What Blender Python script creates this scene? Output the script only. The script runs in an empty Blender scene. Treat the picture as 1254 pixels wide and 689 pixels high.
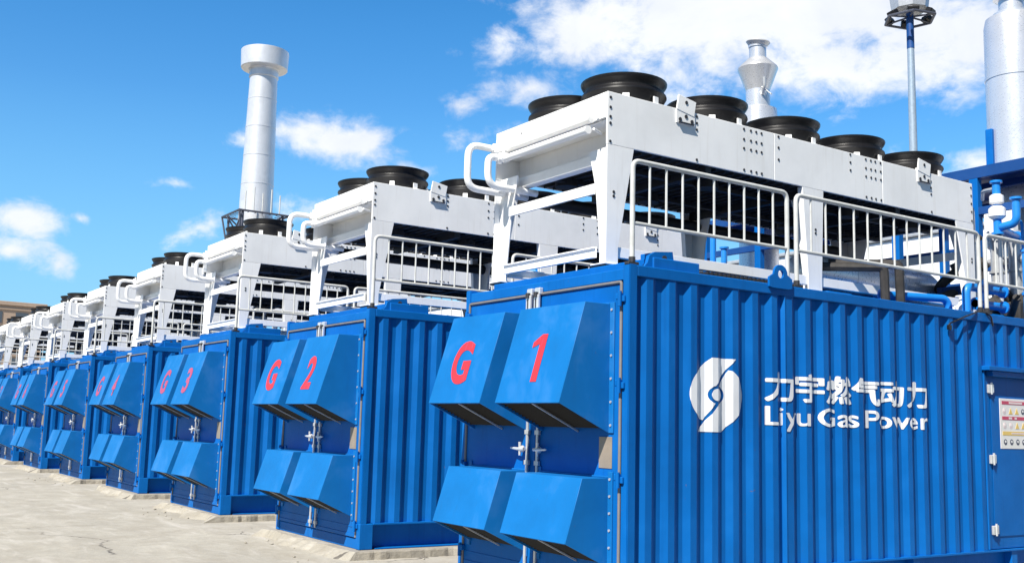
import bpy, bmesh, math, random
from mathutils import Vector, Matrix, noise
R = random.Random(7)
PI = math.pi
sc = bpy.context.scene
COL = sc.collection
PITCH = 4.54            # spacing of the containers along the row
NU = 9                  # containers in the row
rad = math.radians

# ------------------------------------------------------------------ materials
def new_mat(name):
    m = bpy.data.materials.new(name); m.use_nodes = True
    nt = m.node_tree
    return m, nt, nt.nodes['Principled BSDF']

def N(nt, t, **kw):
    n = nt.nodes.new(t)
    for k, v in kw.items(): setattr(n, k, v)
    return n

def rnd_coords(nt, scale=(1, 1, 1)):
    """object coordinates shifted by a per-object random amount, so copies do not repeat"""
    tc = N(nt, 'ShaderNodeTexCoord'); oi = N(nt, 'ShaderNodeObjectInfo')
    mul = N(nt, 'ShaderNodeMath', operation='MULTIPLY'); mul.inputs[1].default_value = 37.0
    nt.links.new(oi.outputs['Random'], mul.inputs[0])
    ad = N(nt, 'ShaderNodeVectorMath', operation='ADD')
    nt.links.new(tc.outputs['Object'], ad.inputs[0]); nt.links.new(mul.outputs[0], ad.inputs[1])
    mp = N(nt, 'ShaderNodeMapping'); mp.inputs['Scale'].default_value = scale
    nt.links.new(ad.outputs[0], mp.inputs['Vector'])
    return mp.outputs[0]

def noise_n(nt, vec, scale, detail=5, rough=.55, dist=0):
    n = N(nt, 'ShaderNodeTexNoise'); n.inputs['Scale'].default_value = scale
    n.inputs['Detail'].default_value = detail; n.inputs['Roughness'].default_value = rough
    n.inputs['Distortion'].default_value = dist
    nt.links.new(vec, n.inputs['Vector']); return n.outputs['Fac']

def ramp(nt, fac, stops):
    r = N(nt, 'ShaderNodeValToRGB'); e = r.color_ramp.elements
    while len(e) < len(stops): e.new(.5)
    for el, (p, c) in zip(e, stops):
        el.position = p; el.color = (c, c, c, 1) if not hasattr(c, '__len__') else (*c, 1)
    nt.links.new(fac, r.inputs['Fac']); return r.outputs['Color']

def mixc(nt, fac, a, b, mode='MIX'):
    m = N(nt, 'ShaderNodeMix', data_type='RGBA', blend_type=mode)
    for i, v in ((0, fac), (6, a), (7, b)):
        if hasattr(v, 'links') or isinstance(v, bpy.types.NodeSocket): nt.links.new(v, m.inputs[i])
        elif hasattr(v, '__len__'): m.inputs[i].default_value = (*v, 1)
        else: m.inputs[i].default_value = v
    return m.outputs[2]

def bump(nt, b, h, strength=.2, dist=.01):
    n = N(nt, 'ShaderNodeBump'); n.inputs['Strength'].default_value = strength
    n.inputs['Distance'].default_value = dist
    nt.links.new(h, n.inputs['Height']); nt.links.new(n.outputs[0], b.inputs['Normal'])

def paint(name, col, rough=.4, dust=(.5, .5, .5), dust_amt=.12, grime=None, wave=.06, metal=0.0, streak=.1, spec=.5, lo_f=.86, chips=0):
    m, nt, b = new_mat(name)
    v = rnd_coords(nt); vs = rnd_coords(nt, (9, 9, .55))
    big = noise_n(nt, v, 1.6, 4, .6, .3); fine = noise_n(nt, v, 38, 2, .6); st = noise_n(nt, vs, 2.2, 3, .6)
    lo = tuple(c * lo_f for c in col); hi = tuple(min(1, c * 1.1) for c in col)
    c = mixc(nt, ramp(nt, big, [(.3, 0), (.7, 1)]), lo, hi)
    d = ramp(nt, big, [(.52, 0), (.8, 1)])
    k = N(nt, 'ShaderNodeMath', operation='MULTIPLY'); nt.links.new(d, k.inputs[0]); k.inputs[1].default_value = dust_amt
    c = mixc(nt, k.outputs[0], c, dust)
    s = ramp(nt, st, [(.56, 0), (.78, 1)])
    k2 = N(nt, 'ShaderNodeMath', operation='MULTIPLY'); nt.links.new(s, k2.inputs[0]); k2.inputs[1].default_value = streak
    c = mixc(nt, k2.outputs[0], c, grime or tuple(x * .45 + .03 for x in col))
    if chips:
        ch_ = ramp(nt, noise_n(nt, v, 17, 5, .75, .6), [(.69, 0), (.73, chips)])
        c = mixc(nt, ch_, c, (.16, .10, .075))
    nt.links.new(c, b.inputs['Base Color'])
    rr = N(nt, 'ShaderNodeMapRange'); nt.links.new(fine, rr.inputs[0])
    rr.inputs[3].default_value = rough - .08; rr.inputs[4].default_value = rough + .12
    nt.links.new(rr.outputs[0], b.inputs['Roughness'])
    b.inputs['Metallic'].default_value = metal
    b.inputs['Specular IOR Level'].default_value = spec
    bump(nt, b, noise_n(nt, v, 2.6, 3, .5), wave, .03)
    return m

def plain(name, col, rough=.5, metal=0.0, spec=.5, var=.12):
    m, nt, b = new_mat(name)
    v = rnd_coords(nt); f = noise_n(nt, v, 9, 5, .6)
    nt.links.new(mixc(nt, ramp(nt, f, [(.3, 0), (.7, 1)]), tuple(c * (1 - var) for c in col), tuple(min(1, c * (1 + var)) for c in col)), b.inputs['Base Color'])
    b.inputs['Roughness'].default_value = rough; b.inputs['Metallic'].default_value = metal
    b.inputs['Specular IOR Level'].default_value = spec
    return m

BLUE = paint('blue_paint', (.002, .128, .455), .5, (.06, .25, .50), .08, (.003, .05, .20), .05, streak=.26, spec=.14, chips=.7)
HOODB = paint('hood_blue_paint', (.006, .156, .465), .46, (.26, .38, .54), .18, (.02, .10, .25), .04, streak=.16, spec=.20, chips=.5)
WHITE = paint('white_paint', (.885, .885, .88), .42, (.78, .75, .68), .12, (.52, .46, .38), .03, streak=.18, lo_f=.95, chips=.5)
GALV = plain('galvanised_rail_paint', (.60, .61, .60), .42, .0)
BLACK = plain('black_plastic', (.010, .010, .012), .38, 0, .4)
COILM = plain('dark_coil_fins', (.014, .015, .018), .6)
DARKM = plain('dark_hood_interior', (.020, .016, .014), .7)
GASKET = plain('grey_rubber_gasket', (.20, .19, .19), .6)
CHROME = plain('bright_zinc_steel', (.78, .78, .78), .30, .45)
STEEL = plain('grey_steel_bar', (.56, .57, .58), .4, .4)
REDM = paint('red_stencil_paint', (.70, .035, .05), .5, (.30, .16, .36), .40, (.25, .10, .25), 0, streak=.40)
REDF = paint('faded_red_stencil', (.44, .08, .17), .55, (.30, .22, .45), .55, (.2, .12, .3), 0, streak=.35)
LOGO = paint('white_logo_paint', (.86, .87, .90), .45, (.75, .78, .84), .10, (.6, .66, .8), 0, streak=.05)
BOLT = plain('dark_bolt', (.05, .05, .055), .5, .3)
TAN = plain('tan_plate', (.34, .28, .22), .5, .2)
STACKM = paint('stack_cladding', (.78, .79, .82), .28, (.66, .66, .68), .2, (.45, .45, .49), .10, metal=.55, streak=.30, lo_f=.92)
STACKW = paint('stack_white', (.74, .75, .78), .32, (.64, .64, .66), .15, (.48, .48, .52), .05, metal=.4, streak=.32, lo_f=.93)
PIPEW = WHITE
NAVY = paint('dark_blue_steel', (.006, .06, .24), .45, (.2, .3, .4), .08, None, .03)
PIPEB = paint('blue_pipe_paint', (.008, .22, .68), .38, (.3, .5, .7), .1, None, .02)
INSUL = plain('dark_wrapped_pipe', (.035, .032, .030), .7, var=.5)
SIGNW = plain('sign_white', (.82, .80, .78), .5, var=.02)
SIGNR = plain('sign_red', (.55, .06, .13), .5, var=.04)
SIGNY = plain('sign_yellow', (.80, .56, .16), .5, var=.04)
SIGNK = plain('sign_dark', (.06, .07, .12), .5, var=.04)
SIGNG = plain('sign_pale', (.80, .66, .66), .5, var=.04)
MASTM = plain('mast_galvanised', (.36, .45, .55), .4, .3)
LAMPM = plain('floodlight_housing', (.50, .52, .56), .4, .3)
BROWN = plain('beige_brick_facade', (.48, .36, .28), .8)
PANE = plain('window_glass_dark', (.10, .12, .15), .15)
TOWER = plain('dark_tower_steel', (.10, .11, .15), .45, .4)

def concrete(name, col, edge=False):
    m, nt, b = new_mat(name)
    tc = N(nt, 'ShaderNodeTexCoord'); v = tc.outputs['Object']
    mp = N(nt, 'ShaderNodeMapping'); mp.inputs['Scale'].default_value = (.55, 1.6, 1)
    mp.inputs['Rotation'].default_value = (0, 0, rad(-24)); nt.links.new(v, mp.inputs['Vector'])
    a = noise_n(nt, mp.outputs[0], .55, 8, .62, .8); f = noise_n(nt, v, 14, 8, .7); g = noise_n(nt, v, 2.4, 7, .65, .5)
    c = mixc(nt, ramp(nt, a, [(.36, 0), (.62, 1)]), tuple(x * .80 for x in col), col)
    c = mixc(nt, ramp(nt, g, [(.35, .5), (.60, 0)]), c, tuple(x * t for x, t in zip(col, (.60, .56, .52))))
    c = mixc(nt, ramp(nt, f, [(.3, .42), (.62, 0)]), c, tuple(x * .62 for x in col))
    w = noise_n(nt, mp.outputs[0], 1.3, 5, .6, 1.2)
    c = mixc(nt, ramp(nt, w, [(.53, 0), (.70, .7)]), c, (.54, .51, .46))       # pale laitance patches
    sp = noise_n(nt, v, 95, 3, .7); c = mixc(nt, ramp(nt, sp, [(.30, .45), (.46, 0)]), c, tuple(x * .55 for x in col))
    # hairline cracks: thin bands along distorted cell borders
    vo = N(nt, 'ShaderNodeTexVoronoi', feature='DISTANCE_TO_EDGE'); vo.inputs['Scale'].default_value = .34
    nz = N(nt, 'ShaderNodeTexNoise'); nz.inputs['Scale'].default_value = 1.1; nz.inputs['Detail'].default_value = 6
    nt.links.new(v, nz.inputs['Vector'])
    ad = N(nt, 'ShaderNodeVectorMath', operation='MULTIPLY_ADD'); ad.inputs[1].default_value = (1.1, 1.1, 0)
    nt.links.new(nz.outputs['Color'], ad.inputs[0]); nt.links.new(v, ad.inputs[2]); nt.links.new(ad.outputs[0], vo.inputs['Vector'])
    cr = ramp(nt, vo.outputs['Distance'], [(.0, 1), (.0035, .8), (.007, 0)])
    gate = ramp(nt, noise_n(nt, v, .5, 3, .5), [(.50, 0), (.58, 1)])
    mm = N(nt, 'ShaderNodeMath', operation='MULTIPLY'); nt.links.new(cr, mm.inputs[0]); nt.links.new(gate, mm.inputs[1])
    c = mixc(nt, mm.outputs[0], c, (.10, .09, .08))
    nt.links.new(c, b.inputs['Base Color']); b.inputs['Roughness'].default_value = .9
    hs = N(nt, 'ShaderNodeMath', operation='ADD'); nt.links.new(f, hs.inputs[0]); nt.links.new(g, hs.inputs[1])
    bump(nt, b, hs.outputs[0], .55 if edge else .4, .03)
    return m
YARD = concrete('yard_concrete', (.49, .46, .395))
PLINTH = concrete('plinth_concrete', (.43, .40, .34), True)

# ------------------------------------------------------------------ mesh builder
class MB:
    def __init__(self): self.bm = bmesh.new(); self.mi = 0
    def _tag(self, faces):
        for f in faces: f.material_index = self.mi
    def mat(self, i): self.mi = i; return self
    def box(self, x0, x1, y0, y1, z0, z1, bev=.004, seg=1, mtx=None):
        x0, x1 = sorted((x0, x1)); y0, y1 = sorted((y0, y1)); z0, z1 = sorted((z0, z1))
        t = bmesh.new()
        bmesh.ops.create_cube(t, size=1)
        for v in t.verts:
            v.co = Vector(((v.co.x + .5) * (x1 - x0) + x0, (v.co.y + .5) * (y1 - y0) + y0, (v.co.z + .5) * (z1 - z0) + z0))
        b = min(bev, .3 * min(x1 - x0, y1 - y0, z1 - z0))
        if b > 0: bmesh.ops.bevel(t, geom=t.edges[:], offset=b, segments=seg, affect='EDGES')
        self._merge(t, mtx); return self
    def _merge(self, t, mtx=None):
        if mtx is not None: bmesh.ops.transform(t, matrix=mtx, verts=t.verts)
        mp = {v: self.bm.verts.new(v.co) for v in t.verts}
        for f in t.faces:
            try: nf = self.bm.faces.new([mp[v] for v in f.verts]); nf.material_index = self.mi
            except ValueError: pass
        t.free()
    def prism(self, pts, ax, a, b, bev=0.0):
        """polygon pts extruded along axis ax from a to b; pts are given in the other two axes in order"""
        t = bmesh.new()
        def co(p, w):
            if ax == 'x': return (w, p[0], p[1])
            if ax == 'y': return (p[0], w, p[1])
            return (p[0], p[1], w)
        A = [t.verts.new(co(p, a)) for p in pts]; B = [t.verts.new(co(p, b)) for p in pts]
        t.faces.new(A); t.faces.new(B[::-1]); n = len(pts)
        for i in range(n): t.faces.new((A[i], B[i], B[(i + 1) % n], A[(i + 1) % n]))
        bmesh.ops.recalc_face_normals(t, faces=t.faces)
        if bev: bmesh.ops.bevel(t, geom=t.edges[:], offset=bev, segments=1, affect='EDGES')
        self._merge(t); return self
    def tube(self, pts, r, seg=10, fil=0.0, fs=6, caps=True):
        P = [Vector(p) for p in pts]
        if fil and len(P) > 2:
            Q = [P[0]]
            for i in range(1, len(P) - 1):
                a, b, c = P[i - 1], P[i], P[i + 1]
                d1, d2 = (a - b), (c - b)
                k = min(fil, d1.length * .49, d2.length * .49)
                s, e = b + d1.normalized() * k, b + d2.normalized() * k
                for j in range(fs + 1):
                    t = j / fs; Q.append(s * (1 - t) ** 2 + b * 2 * t * (1 - t) + e * t * t)
            Q.append(P[-1]); P = Q
        rings = []; nrm = None
        for i, p in enumerate(P):
            t = (P[min(i + 1, len(P) - 1)] - P[max(i - 1, 0)]).normalized()
            if nrm is None:
                nrm = t.orthogonal().normalized()
            else:
                nrm = (nrm - t * nrm.dot(t)).normalized()
            bn = t.cross(nrm)
            rr = r[i] if hasattr(r, '__len__') else r
            rings.append([self.bm.verts.new(p + (nrm * math.cos(2 * PI * j / seg) + bn * math.sin(2 * PI * j / seg)) * rr) for j in range(seg)])
        fs_ = []
        for a, b in zip(rings, rings[1:]):
            for j in range(seg): fs_.append(self.bm.faces.new((a[j], a[(j + 1) % seg], b[(j + 1) % seg], b[j])))
        if caps: fs_ += [self.bm.faces.new(rings[0][::-1]), self.bm.faces.new(rings[-1])]
        self._tag(fs_); return self
    def lathe(self, prof, c, seg=32, caps=True, tilt=None):
        rings = []
        for r_, z in prof:
            ring = []
            for j in range(seg):
                a = 2 * PI * j / seg; p = Vector((r_ * math.cos(a), r_ * math.sin(a), z))
                if tilt is not None: p = tilt @ p
                ring.append(self.bm.verts.new(Vector(c) + p))
            rings.append(ring)
        fs_ = []
        for a, b in zip(rings, rings[1:]):
            for j in range(seg): fs_.append(self.bm.faces.new((a[j], a[(j + 1) % seg], b[(j + 1) % seg], b[j])))
        if caps: fs_ += [self.bm.faces.new(rings[0][::-1]), self.bm.faces.new(rings[-1])]
        self._tag(fs_); return self
    def disc(self, c, n, r, h=.01, seg=8):
        n = Vector(n).normalized(); c = Vector(c)
        return self.tube([c - n * h * .2, c + n * h], r, seg)
    def poly(self, pts):
        f = self.bm.faces.new([self.bm.verts.new(p) for p in pts]); f.material_index = self.mi; return self
    def done(self, name, mats, parent=None, smooth=True, loc=None, angle=35):
        me = bpy.data.meshes.new(name)
        bmesh.ops.recalc_face_normals(self.bm, faces=self.bm.faces) if smooth != 'keep' else None
        self.bm.to_mesh(me); self.bm.free()
        for m in (mats if isinstance(mats, (list, tuple)) else [mats]): me.materials.append(m)
        if smooth:
            me.polygons.foreach_set('use_smooth', [True] * len(me.polygons))
            me.set_sharp_from_angle(angle=rad(angle))
        o = bpy.data.objects.new(name, me); COL.objects.link(o)
        if parent: o.parent = parent
        if loc: o.location = loc
        return o

def thing(name, label, cat, loc=(0, 0, 0), group=None):
    o = bpy.data.objects.new(name, None); COL.objects.link(o); o.location = loc
    o.empty_display_size = .3
    return tag(o, label, cat, group)
def tag(o, label, cat, group=None):
    o['label'] = label; o['category'] = cat
    if group: o['group'] = group
    return o
def struct(o): o['kind'] = 'structure'; return o
def copy_tree(o, parent=None):
    c = o.copy(); COL.objects.link(c); c.parent = parent
    for ch in list(o.children): copy_tree(ch, c)
    return c

# ------------------------------------------------------------------ corrugated wall profile
OUT, INN = -.008, -.040
PROFILE = [(.085, INN), (.13, INN)]
y = .13
while y < 1.6:
    PROFILE += [(y + .058, OUT), (y + .125, OUT), (y + .183, INN), (y + .24, INN)]; y += .24
PROFILE.pop()                       # the vertical joint of two wall sheets: a narrow valley
yj = PROFILE[-1][0]
PROFILE += [(yj + .022, INN), (yj + .036, OUT + .006), (yj + .044, OUT + .006), (yj + .050, OUT), (yj + .135, OUT), (yj + .193, INN), (yj + .25, INN)]
y = yj + .25
while y < 12.0:
    PROFILE += [(y + .058, OUT), (y + .125, OUT), (y + .183, INN), (y + .24, INN)]; y += .24
PROFILE = [p for p in PROFILE if p[0] < 12.08] + [(12.115, INN)]
def depth(yy):
    for (a, da), (b, db) in zip(PROFILE, PROFILE[1:]):
        if a <= yy <= b: return da + (db - da) * (yy - a) / max(b - a, 1e-6)
    return OUT
def corr(m, y0, y1, z0, z1, side=0.0, sgn=1):
    ys = [y0] + [p[0] for p in PROFILE if y0 < p[0] < y1] + [y1]
    A = [m.bm.verts.new((side + sgn * depth(q), q, z0)) for q in ys]
    B = [m.bm.verts.new((side + sgn * depth(q), q, z1)) for q in ys]
    for i in range(len(ys) - 1): m.bm.faces.new((A[i], A[i + 1], B[i + 1], B[i])).material_index = m.mi

W, L, H = 2.438, 12.2, 2.70
DY0, DY1, DZ = 4.80, 6.9, 2.12      # side door opening

# ------------------------------------------------------------------ text helpers
def text_mesh(body, bold=.0):
    cu = bpy.data.curves.new('lettering', 'FONT'); cu.body = body; cu.fill_mode = 'FRONT'; cu.offset = bold
    cu.resolution_u = 6
    o = bpy.data.objects.new('lettering', cu); COL.objects.link(o)
    dg = bpy.context.evaluated_depsgraph_get()
    me = bpy.data.meshes.new_from_object(o.evaluated_get(dg))
    bm = bmesh.new(); bm.from_mesh(me)
    bpy.data.objects.remove(o); bpy.data.curves.remove(cu); bpy.data.meshes.remove(me)
    return bm
def overprint(body, d):
    bm = text_mesh(body); src = bm.copy(); n = 0
    for dx, dy in ((d, 0), (-d, 0), (0, d), (0, -d), (.7 * d, .7 * d), (-.7 * d, .7 * d), (.7 * d, -.7 * d), (-.7 * d, -.7 * d)):
        n += 1; mp = {v: bm.verts.new((v.co.x + dx, v.co.y + dy, n * .00025)) for v in src.verts}
        for f in src.faces: bm.faces.new([mp[v] for v in f.verts])
    src.free(); return bm
def fit(bm, x0, x1, y0, y1, keep_ratio=False):
    xs = [v.co.x for v in bm.verts]; ys = [v.co.y for v in bm.verts]
    ax, bx, ay, by = min(xs), max(xs), min(ys), max(ys)
    for v in bm.verts:
        v.co.x = x0 + (v.co.x - ax) / max(bx - ax, 1e-6) * (x1 - x0)
        v.co.y = y0 + (v.co.y - ay) / max(by - ay, 1e-6) * (y1 - y0)
def finish(bm, name, m, parent):
    me = bpy.data.meshes.new(name); bm.to_mesh(me); bm.free(); me.materials.append(m)
    o = bpy.data.objects.new(name, me); COL.objects.link(o); o.parent = parent; return o
def onto_wall(bm, name, m, parent, off=.0035):
    """lay a flat shape given in (y, z) on the corrugated side wall, bending over every fold"""
    lo = min(v.co.x for v in bm.verts); hi = max(v.co.x for v in bm.verts)
    for p in PROFILE:
        if lo < p[0] < hi:
            bmesh.ops.bisect_plane(bm, geom=bm.verts[:] + bm.edges[:] + bm.faces[:], plane_co=(p[0], 0, 0), plane_no=(1, 0, 0))
    for v in bm.verts:
        yy, zz = v.co.x, v.co.y; v.co = Vector((depth(yy) + off + v.co.z, yy, zz))
    return finish(bm, name, m, parent)

# ------------------------------------------------------------------ container (local: right front corner at 0,0; runs to -x and +y)
def make_container():
    root = thing('generator_container', '', 'container')
    f = MB()
    for s in (0, 1):
        xa, xb = (-.08, 0) if s == 0 else (-W, -W + .08)
        f.box(xa, xb, 0, .083, .0, H, .006, 2)
        f.box(xa, xb, L - .083, L, .0, H, .006)
        f.box(xa - (.012 if s == 0 else -.0), xb + (.003 if s == 0 else .012), -.004, .165, .0, .285, .008)     # corner casting at the foot
    f.box(-W + .08, -.08, .006, .084, 2.575, 2.668, .006)                       # front header
    f.box(-W + .08, -.08, .012, .09, .0, .115, .006)                            # door sill
    f.box(-W + .08, -.08, L - .084, L, 0, .3, .004); f.box(-W + .08, -.08, L - .084, L, 2.575, 2.668, .004)
    for s in (0, 1):
        a, b = (-.062, -.001) if s == 0 else (-W + .001, -W + .062)
        f.box(a, b, .083, L - .083, 2.606, H - .004, .006)                      # top side rail
    f.done('corner_frame', BLUE, root)
    r = MB()
    for s in (0, 1):
        x = (lambda v: v) if s == 0 else (lambda v: -W - v)
        r.box(x(-.10), x(.004), .165, L - .1, .268, .289, .003)
        r.box(x(-.115), x(-.10), .165, L - .1, .012, .268, .002)
        r.box(x(-.10), x(.0), .20, L - .1, .002, .014, .002)
        for yy in (1.95, 3.55, 5.2, 7.2, 9.2): r.box(x(-.10), x(-.012), yy, yy + .10, .014, .268, .003)
    r.done('base_rail', BLUE, root)
    w = MB()
    corr(w, .083, DY0, .289, 2.606); corr(w, DY0, DY1, DZ + .03, 2.606); corr(w, DY1, 12.115, .289, 2.606)
    corr(w, .083, 12.115, .289, 2.606, -W, -1)
    w.poly([(-.06, L - .02, .29), (-W + .06, L - .02, .29), (-W + .06, L - .02, 2.6), (-.06, L - .02, 2.6)])
    w.done('corrugated_wall', BLUE, root, smooth=False)
    t = MB()
    t.box(-W + .062, -.062, .084, L - .084, 2.63, 2.665, .004)
    t.box(-2.395, -.045, .29, .80, 2.66, 2.787, .006)                           # raised edge under the cooler feet
    for yy in (2.86, 5.55): t.box(-2.395, -.40, yy, yy + .36, 2.66, 2.787, .006)
    t.done('roof', BLUE, root)
    # lifting lugs and eye
    lug = MB()
    lug.prism([(.19, 2.69), (.58, 2.69), (.57, 2.72), (.53, 2.74), (.51, 2.855), (.32, 2.835), (.26, 2.80), (.24, 2.74)], 'x', -.10, -.06)
    lug.box(-.22, -.10, .30, .33, 2.69, 2.83, .004); lug.box(-.22, -.10, .48, .51, 2.69, 2.84, .004)
    lug.mat(1).disc((-.059, .42, 2.79), (1, 0, 0), .026, .003, 14)
    lg = lug.done('lifting_lug', [BLUE, BOLT], root)
    e = MB()
    a0, yc, zc = [], 1.715, 2.785
    pts = [(1.585, 2.655), (1.60, 2.70)] + [(yc - math.cos(a) * .085, zc + math.sin(a) * .085) for a in [PI * i / 10 for i in range(11)]] + [(1.83, 2.70), (1.90, 2.68), (1.90, 2.655)]
    pts = [(yy, max(zz, 2.655)) for yy, zz in pts]
    hole = 14
    # plate with a real hole: ring strip between outline and hole, front and back
    bm = e.bm
    def ring(xp):
        o_ = []; h_ = []
        for i in range(28):
            a = 2 * PI * i / 28; dy, dz = math.cos(a), math.sin(a)
            t_ = .085 if dz >= 0 else min(.145 / max(abs(dy), 1e-3), .125 / max(abs(dz), 1e-3))
            t_ = t_ if dz >= 0 else min(t_, .19)
            o_.append(bm.verts.new((xp, yc + dy * t_, zc + dz * t_))); h_.append(bm.verts.new((xp, yc + dy * .036, zc + dz * .036)))
        return o_, h_
    o1, h1 = ring(.022); o2, h2 = ring(.0)
    for i in range(28):
        j = (i + 1) % 28
        bm.faces.new((o1[i], o1[j], h1[j], h1[i])); bm.faces.new((o2[j], o2[i], h2[i], h2[j]))
        bm.faces.new((o1[j], o1[i], o2[i], o2[j])); bm.faces.new((h1[i], h1[j], h2[j], h2[i]))
    e.done('lifting_eye', BLUE, root)
    # end doors
    for s, (xa, xb) in enumerate(((-1.212, -.098), (-W + .098, -1.228))):
        d = MB(); d.box(xa, xb, .0, .05, .122, 2.548, .005)
        d.box(xa + .02, xb - .02, -.007, 0, .13, .165, .002)
        d.box(xa + .03, xb - .03, -.005, .001, .235, .25, .002)                  # pressed line low on the leaf
        door = d.done('end_door', BLUE, root)
        g = MB(); xo = -.089 if s == 0 else -W + .089
        g.tube([(-1.22, -.006, 2.561), (xo, -.006, 2.561), (xo, -.006, .13)], .0125, 8, .02, 3)
        g.done('gasket', GASKET, door)
        for zz in (2.44, 1.76, 1.035, .27):
            h = MB(); sx = 1 if s == 0 else -1; xc = xo
            h.box(xc - .035 * sx, xc + .02 * sx, -.04, .002, zz - .022, zz + .03, .006)
            h.tube([(xc + .012 * sx, -.034, zz - .075), (xc + .012 * sx, -.034, zz + .045)], .017, 10)
            h.box(xc + .0 * sx, xc + .05 * sx, -.022, -.001, zz - .04, zz + .01, .004)
            h.done('hinge', BLUE, door)
        xb_ = -1.165 if s == 0 else -1.315
        b = MB(); b.box(xb_ - .013, xb_ + .013, -.03, -.012, .14, 2.42, .003)
        for zz in (.2, .62, 1.1, 1.36, 2.3): b.box(xb_ - .03, xb_ + .03, -.034, -.006, zz - .02, zz + .02, .003)
        b.done('locking_bar', STEEL, door)
        c = MB(); xk = -1.195 if s == 0 else -1.315
        c.box(xk - .034, xk + .034, -.05, -.02, 2.405, 2.555, .006); c.box(xk - .038, xk + .038, -.038, .004, 2.555, 2.615, .006)
        c.mat(1).tube([(xk, -.05, 2.53), (xk, -.05, 2.575)], .022, 10); c.mat(0)
        c.mat(1).box(xk - .006, xk + .006, -.056, -.046, 2.425, 2.52, .002); c.mat(0)
        c.done('cam_lock', [CHROME, BOLT], door)
        k = MB(); sx = 1 if s == 0 else -1; x0 = xb_ + .02 * sx; zc = 1.215
        k.lathe([(.012, -.0), (.03, .01), (.03, .03), (.018, .05)], (x0 + .03 * sx, -.02, zc), 12, tilt=Matrix.Rotation(PI / 2, 3, 'X'))
        k.tube([(x0 - .02 * sx, -.055, zc), (x0 + .06 * sx, -.07, zc), (x0 + .17 * sx, -.062, zc + .005)], [.016, .014, .009], 8)
        k.tube([(x0 + .035 * sx, -.06, zc - .055), (x0 + .035 * sx, -.06, zc + .06)], [.010, .014], 8)
        k.done('handle', CHROME, door)
        if s == 0:
            p = MB(); p.box(-.345, -.185, -.006, .0, 1.10, 1.345, .002); p.done('vent_plate', TAN, door)
        # hoods on this leaf
        hx0, hx1 = (-1.115, -.222) if s == 0 else (-2.222, -1.355)
        for up in (1, 0):
            if up: A, B, C, D_ = (.0, 2.395), (-.262, 2.395), (-.502, 1.598), (0, 1.372)
            else: A, B, C, D_ = (.0, 1.028), (-.265, 1.028), (-.418, .540), (0, .345)
            h = MB(); th = .012
            h.prism([A, B, C, D_], 'x', hx1 - th, hx1, .002); h.prism([A, B, C, D_], 'x', hx0, hx0 + th, .002)
            h.prism([B, C, (C[0] + th, C[1] + .01), (B[0] + th, B[1] - th)], 'x', hx0 + th - .001, hx1 - th + .001, .0)
            h.prism([A, B, (B[0] + th, B[1] - th), (A[0], A[1] - th)], 'x', hx0 + th - .001, hx1 - th + .001, .0)
            h.box(hx0 + th, hx1 - th, C[0] + .004, C[0] + .05, C[1] - .006 + .0, C[1] + .012, .002)      # returned lip
            fz0, fz1 = (A[1] - 1.02, A[1] + .012) if up else (A[1] - .72, A[1] + .05)
            for (q0, q1) in ((hx1 + .001, hx1 + .056), (hx0 - .05, hx0 - .001)):                         # bolted side flange
                h.box(q0, q1, -.014, .0, fz0, fz1, .003)
                for i in range(6):
                    zz = fz0 + .06 + i * (fz1 - fz0 - .12) / 5
                    h.mat(1).disc(((q0 + q1) / 2, -.013, zz), (0, -1, 0), .011, .008, 7); h.mat(0)
            h.box(hx0, hx1, -.014, .0, A[1] + .001, A[1] + .014, .002)
            hood = h.done('air_hood', [HOODB, STEEL], door)
            q = MB(); sl = (D_[1] - C[1]) / (D_[0] - C[0])
            zat = lambda yy: C[1] + sl * (yy - C[0])
            n = 12
            for i in range(n):
                yy = C[0] + .06 + i * (-C[0] - .08) / n
                q.box(hx0 + th, hx1 - th, yy, yy + .006, zat(yy) + .015, zat(yy) + .055, .0)
            q.prism([(C[0] + .03, zat(C[0]) + .06), (-.004, zat(0) + .06), (-.004, zat(0) + .07), (C[0] + .03, zat(C[0]) + .07)], 'x', hx0 + th, hx1 - th)
            q.done('air_grille', DARKM, hood)
            mid = (hx0 + hx1) / 2 + .05
            v = MB(); v.prism([(C[0] + .03, zat(C[0] + .03) + .004), (-.004, zat(0) + .004), (-.004, zat(0) + .016), (C[0] + .03, zat(C[0] + .03) + .016)], 'x', mid - .008, mid + .008)
            v.done('divider', STEEL, hood)
    # side door
    s = MB()
    s.box(-.055, -.018, DY0 + .03, 5.95, .295, DZ - .06, .004); s.mat(0)
    s.box(-.014, -.010, DY0 + .11, 5.88, .42, DZ - .28, .001)
    s.box(-.07, .075, DY0 - .03, DY1 + .02, DZ - .02, DZ + .028, .006)            # drip lip over the door
    s.box(-.06, .055, DY0 + .06, DY1 - .05, DZ - .075, DZ - .021, .004)
    s.box(-.060, -.006, DY0 - .004, DY0 + .026, .292, DZ - .02, .004)
    s.box(-.06, -.02, 5.97, DY1 - .02, .295, DZ - .06, .004)
    s.box(-.09, -.07, DY0, DY1, .29, DZ, 0)
    sd = s.done('side_door', BLUE, root)
    for zz in (1.92, 1.20, .49):
        h = MB(); h.box(-.016, .012, DY0 + .055, DY0 + .095, zz - .05, zz + .04, .005); h.box(-.016, .012, DY0 + .11, DY0 + .15, zz - .045, zz + .045, .005)
        h.tube([(.012, DY0 + .102, zz - .06), (.012, DY0 + .102, zz + .06)], .011, 8)
        h.done('hinge', CHROME, sd)
    return root

base = make_container()

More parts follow.
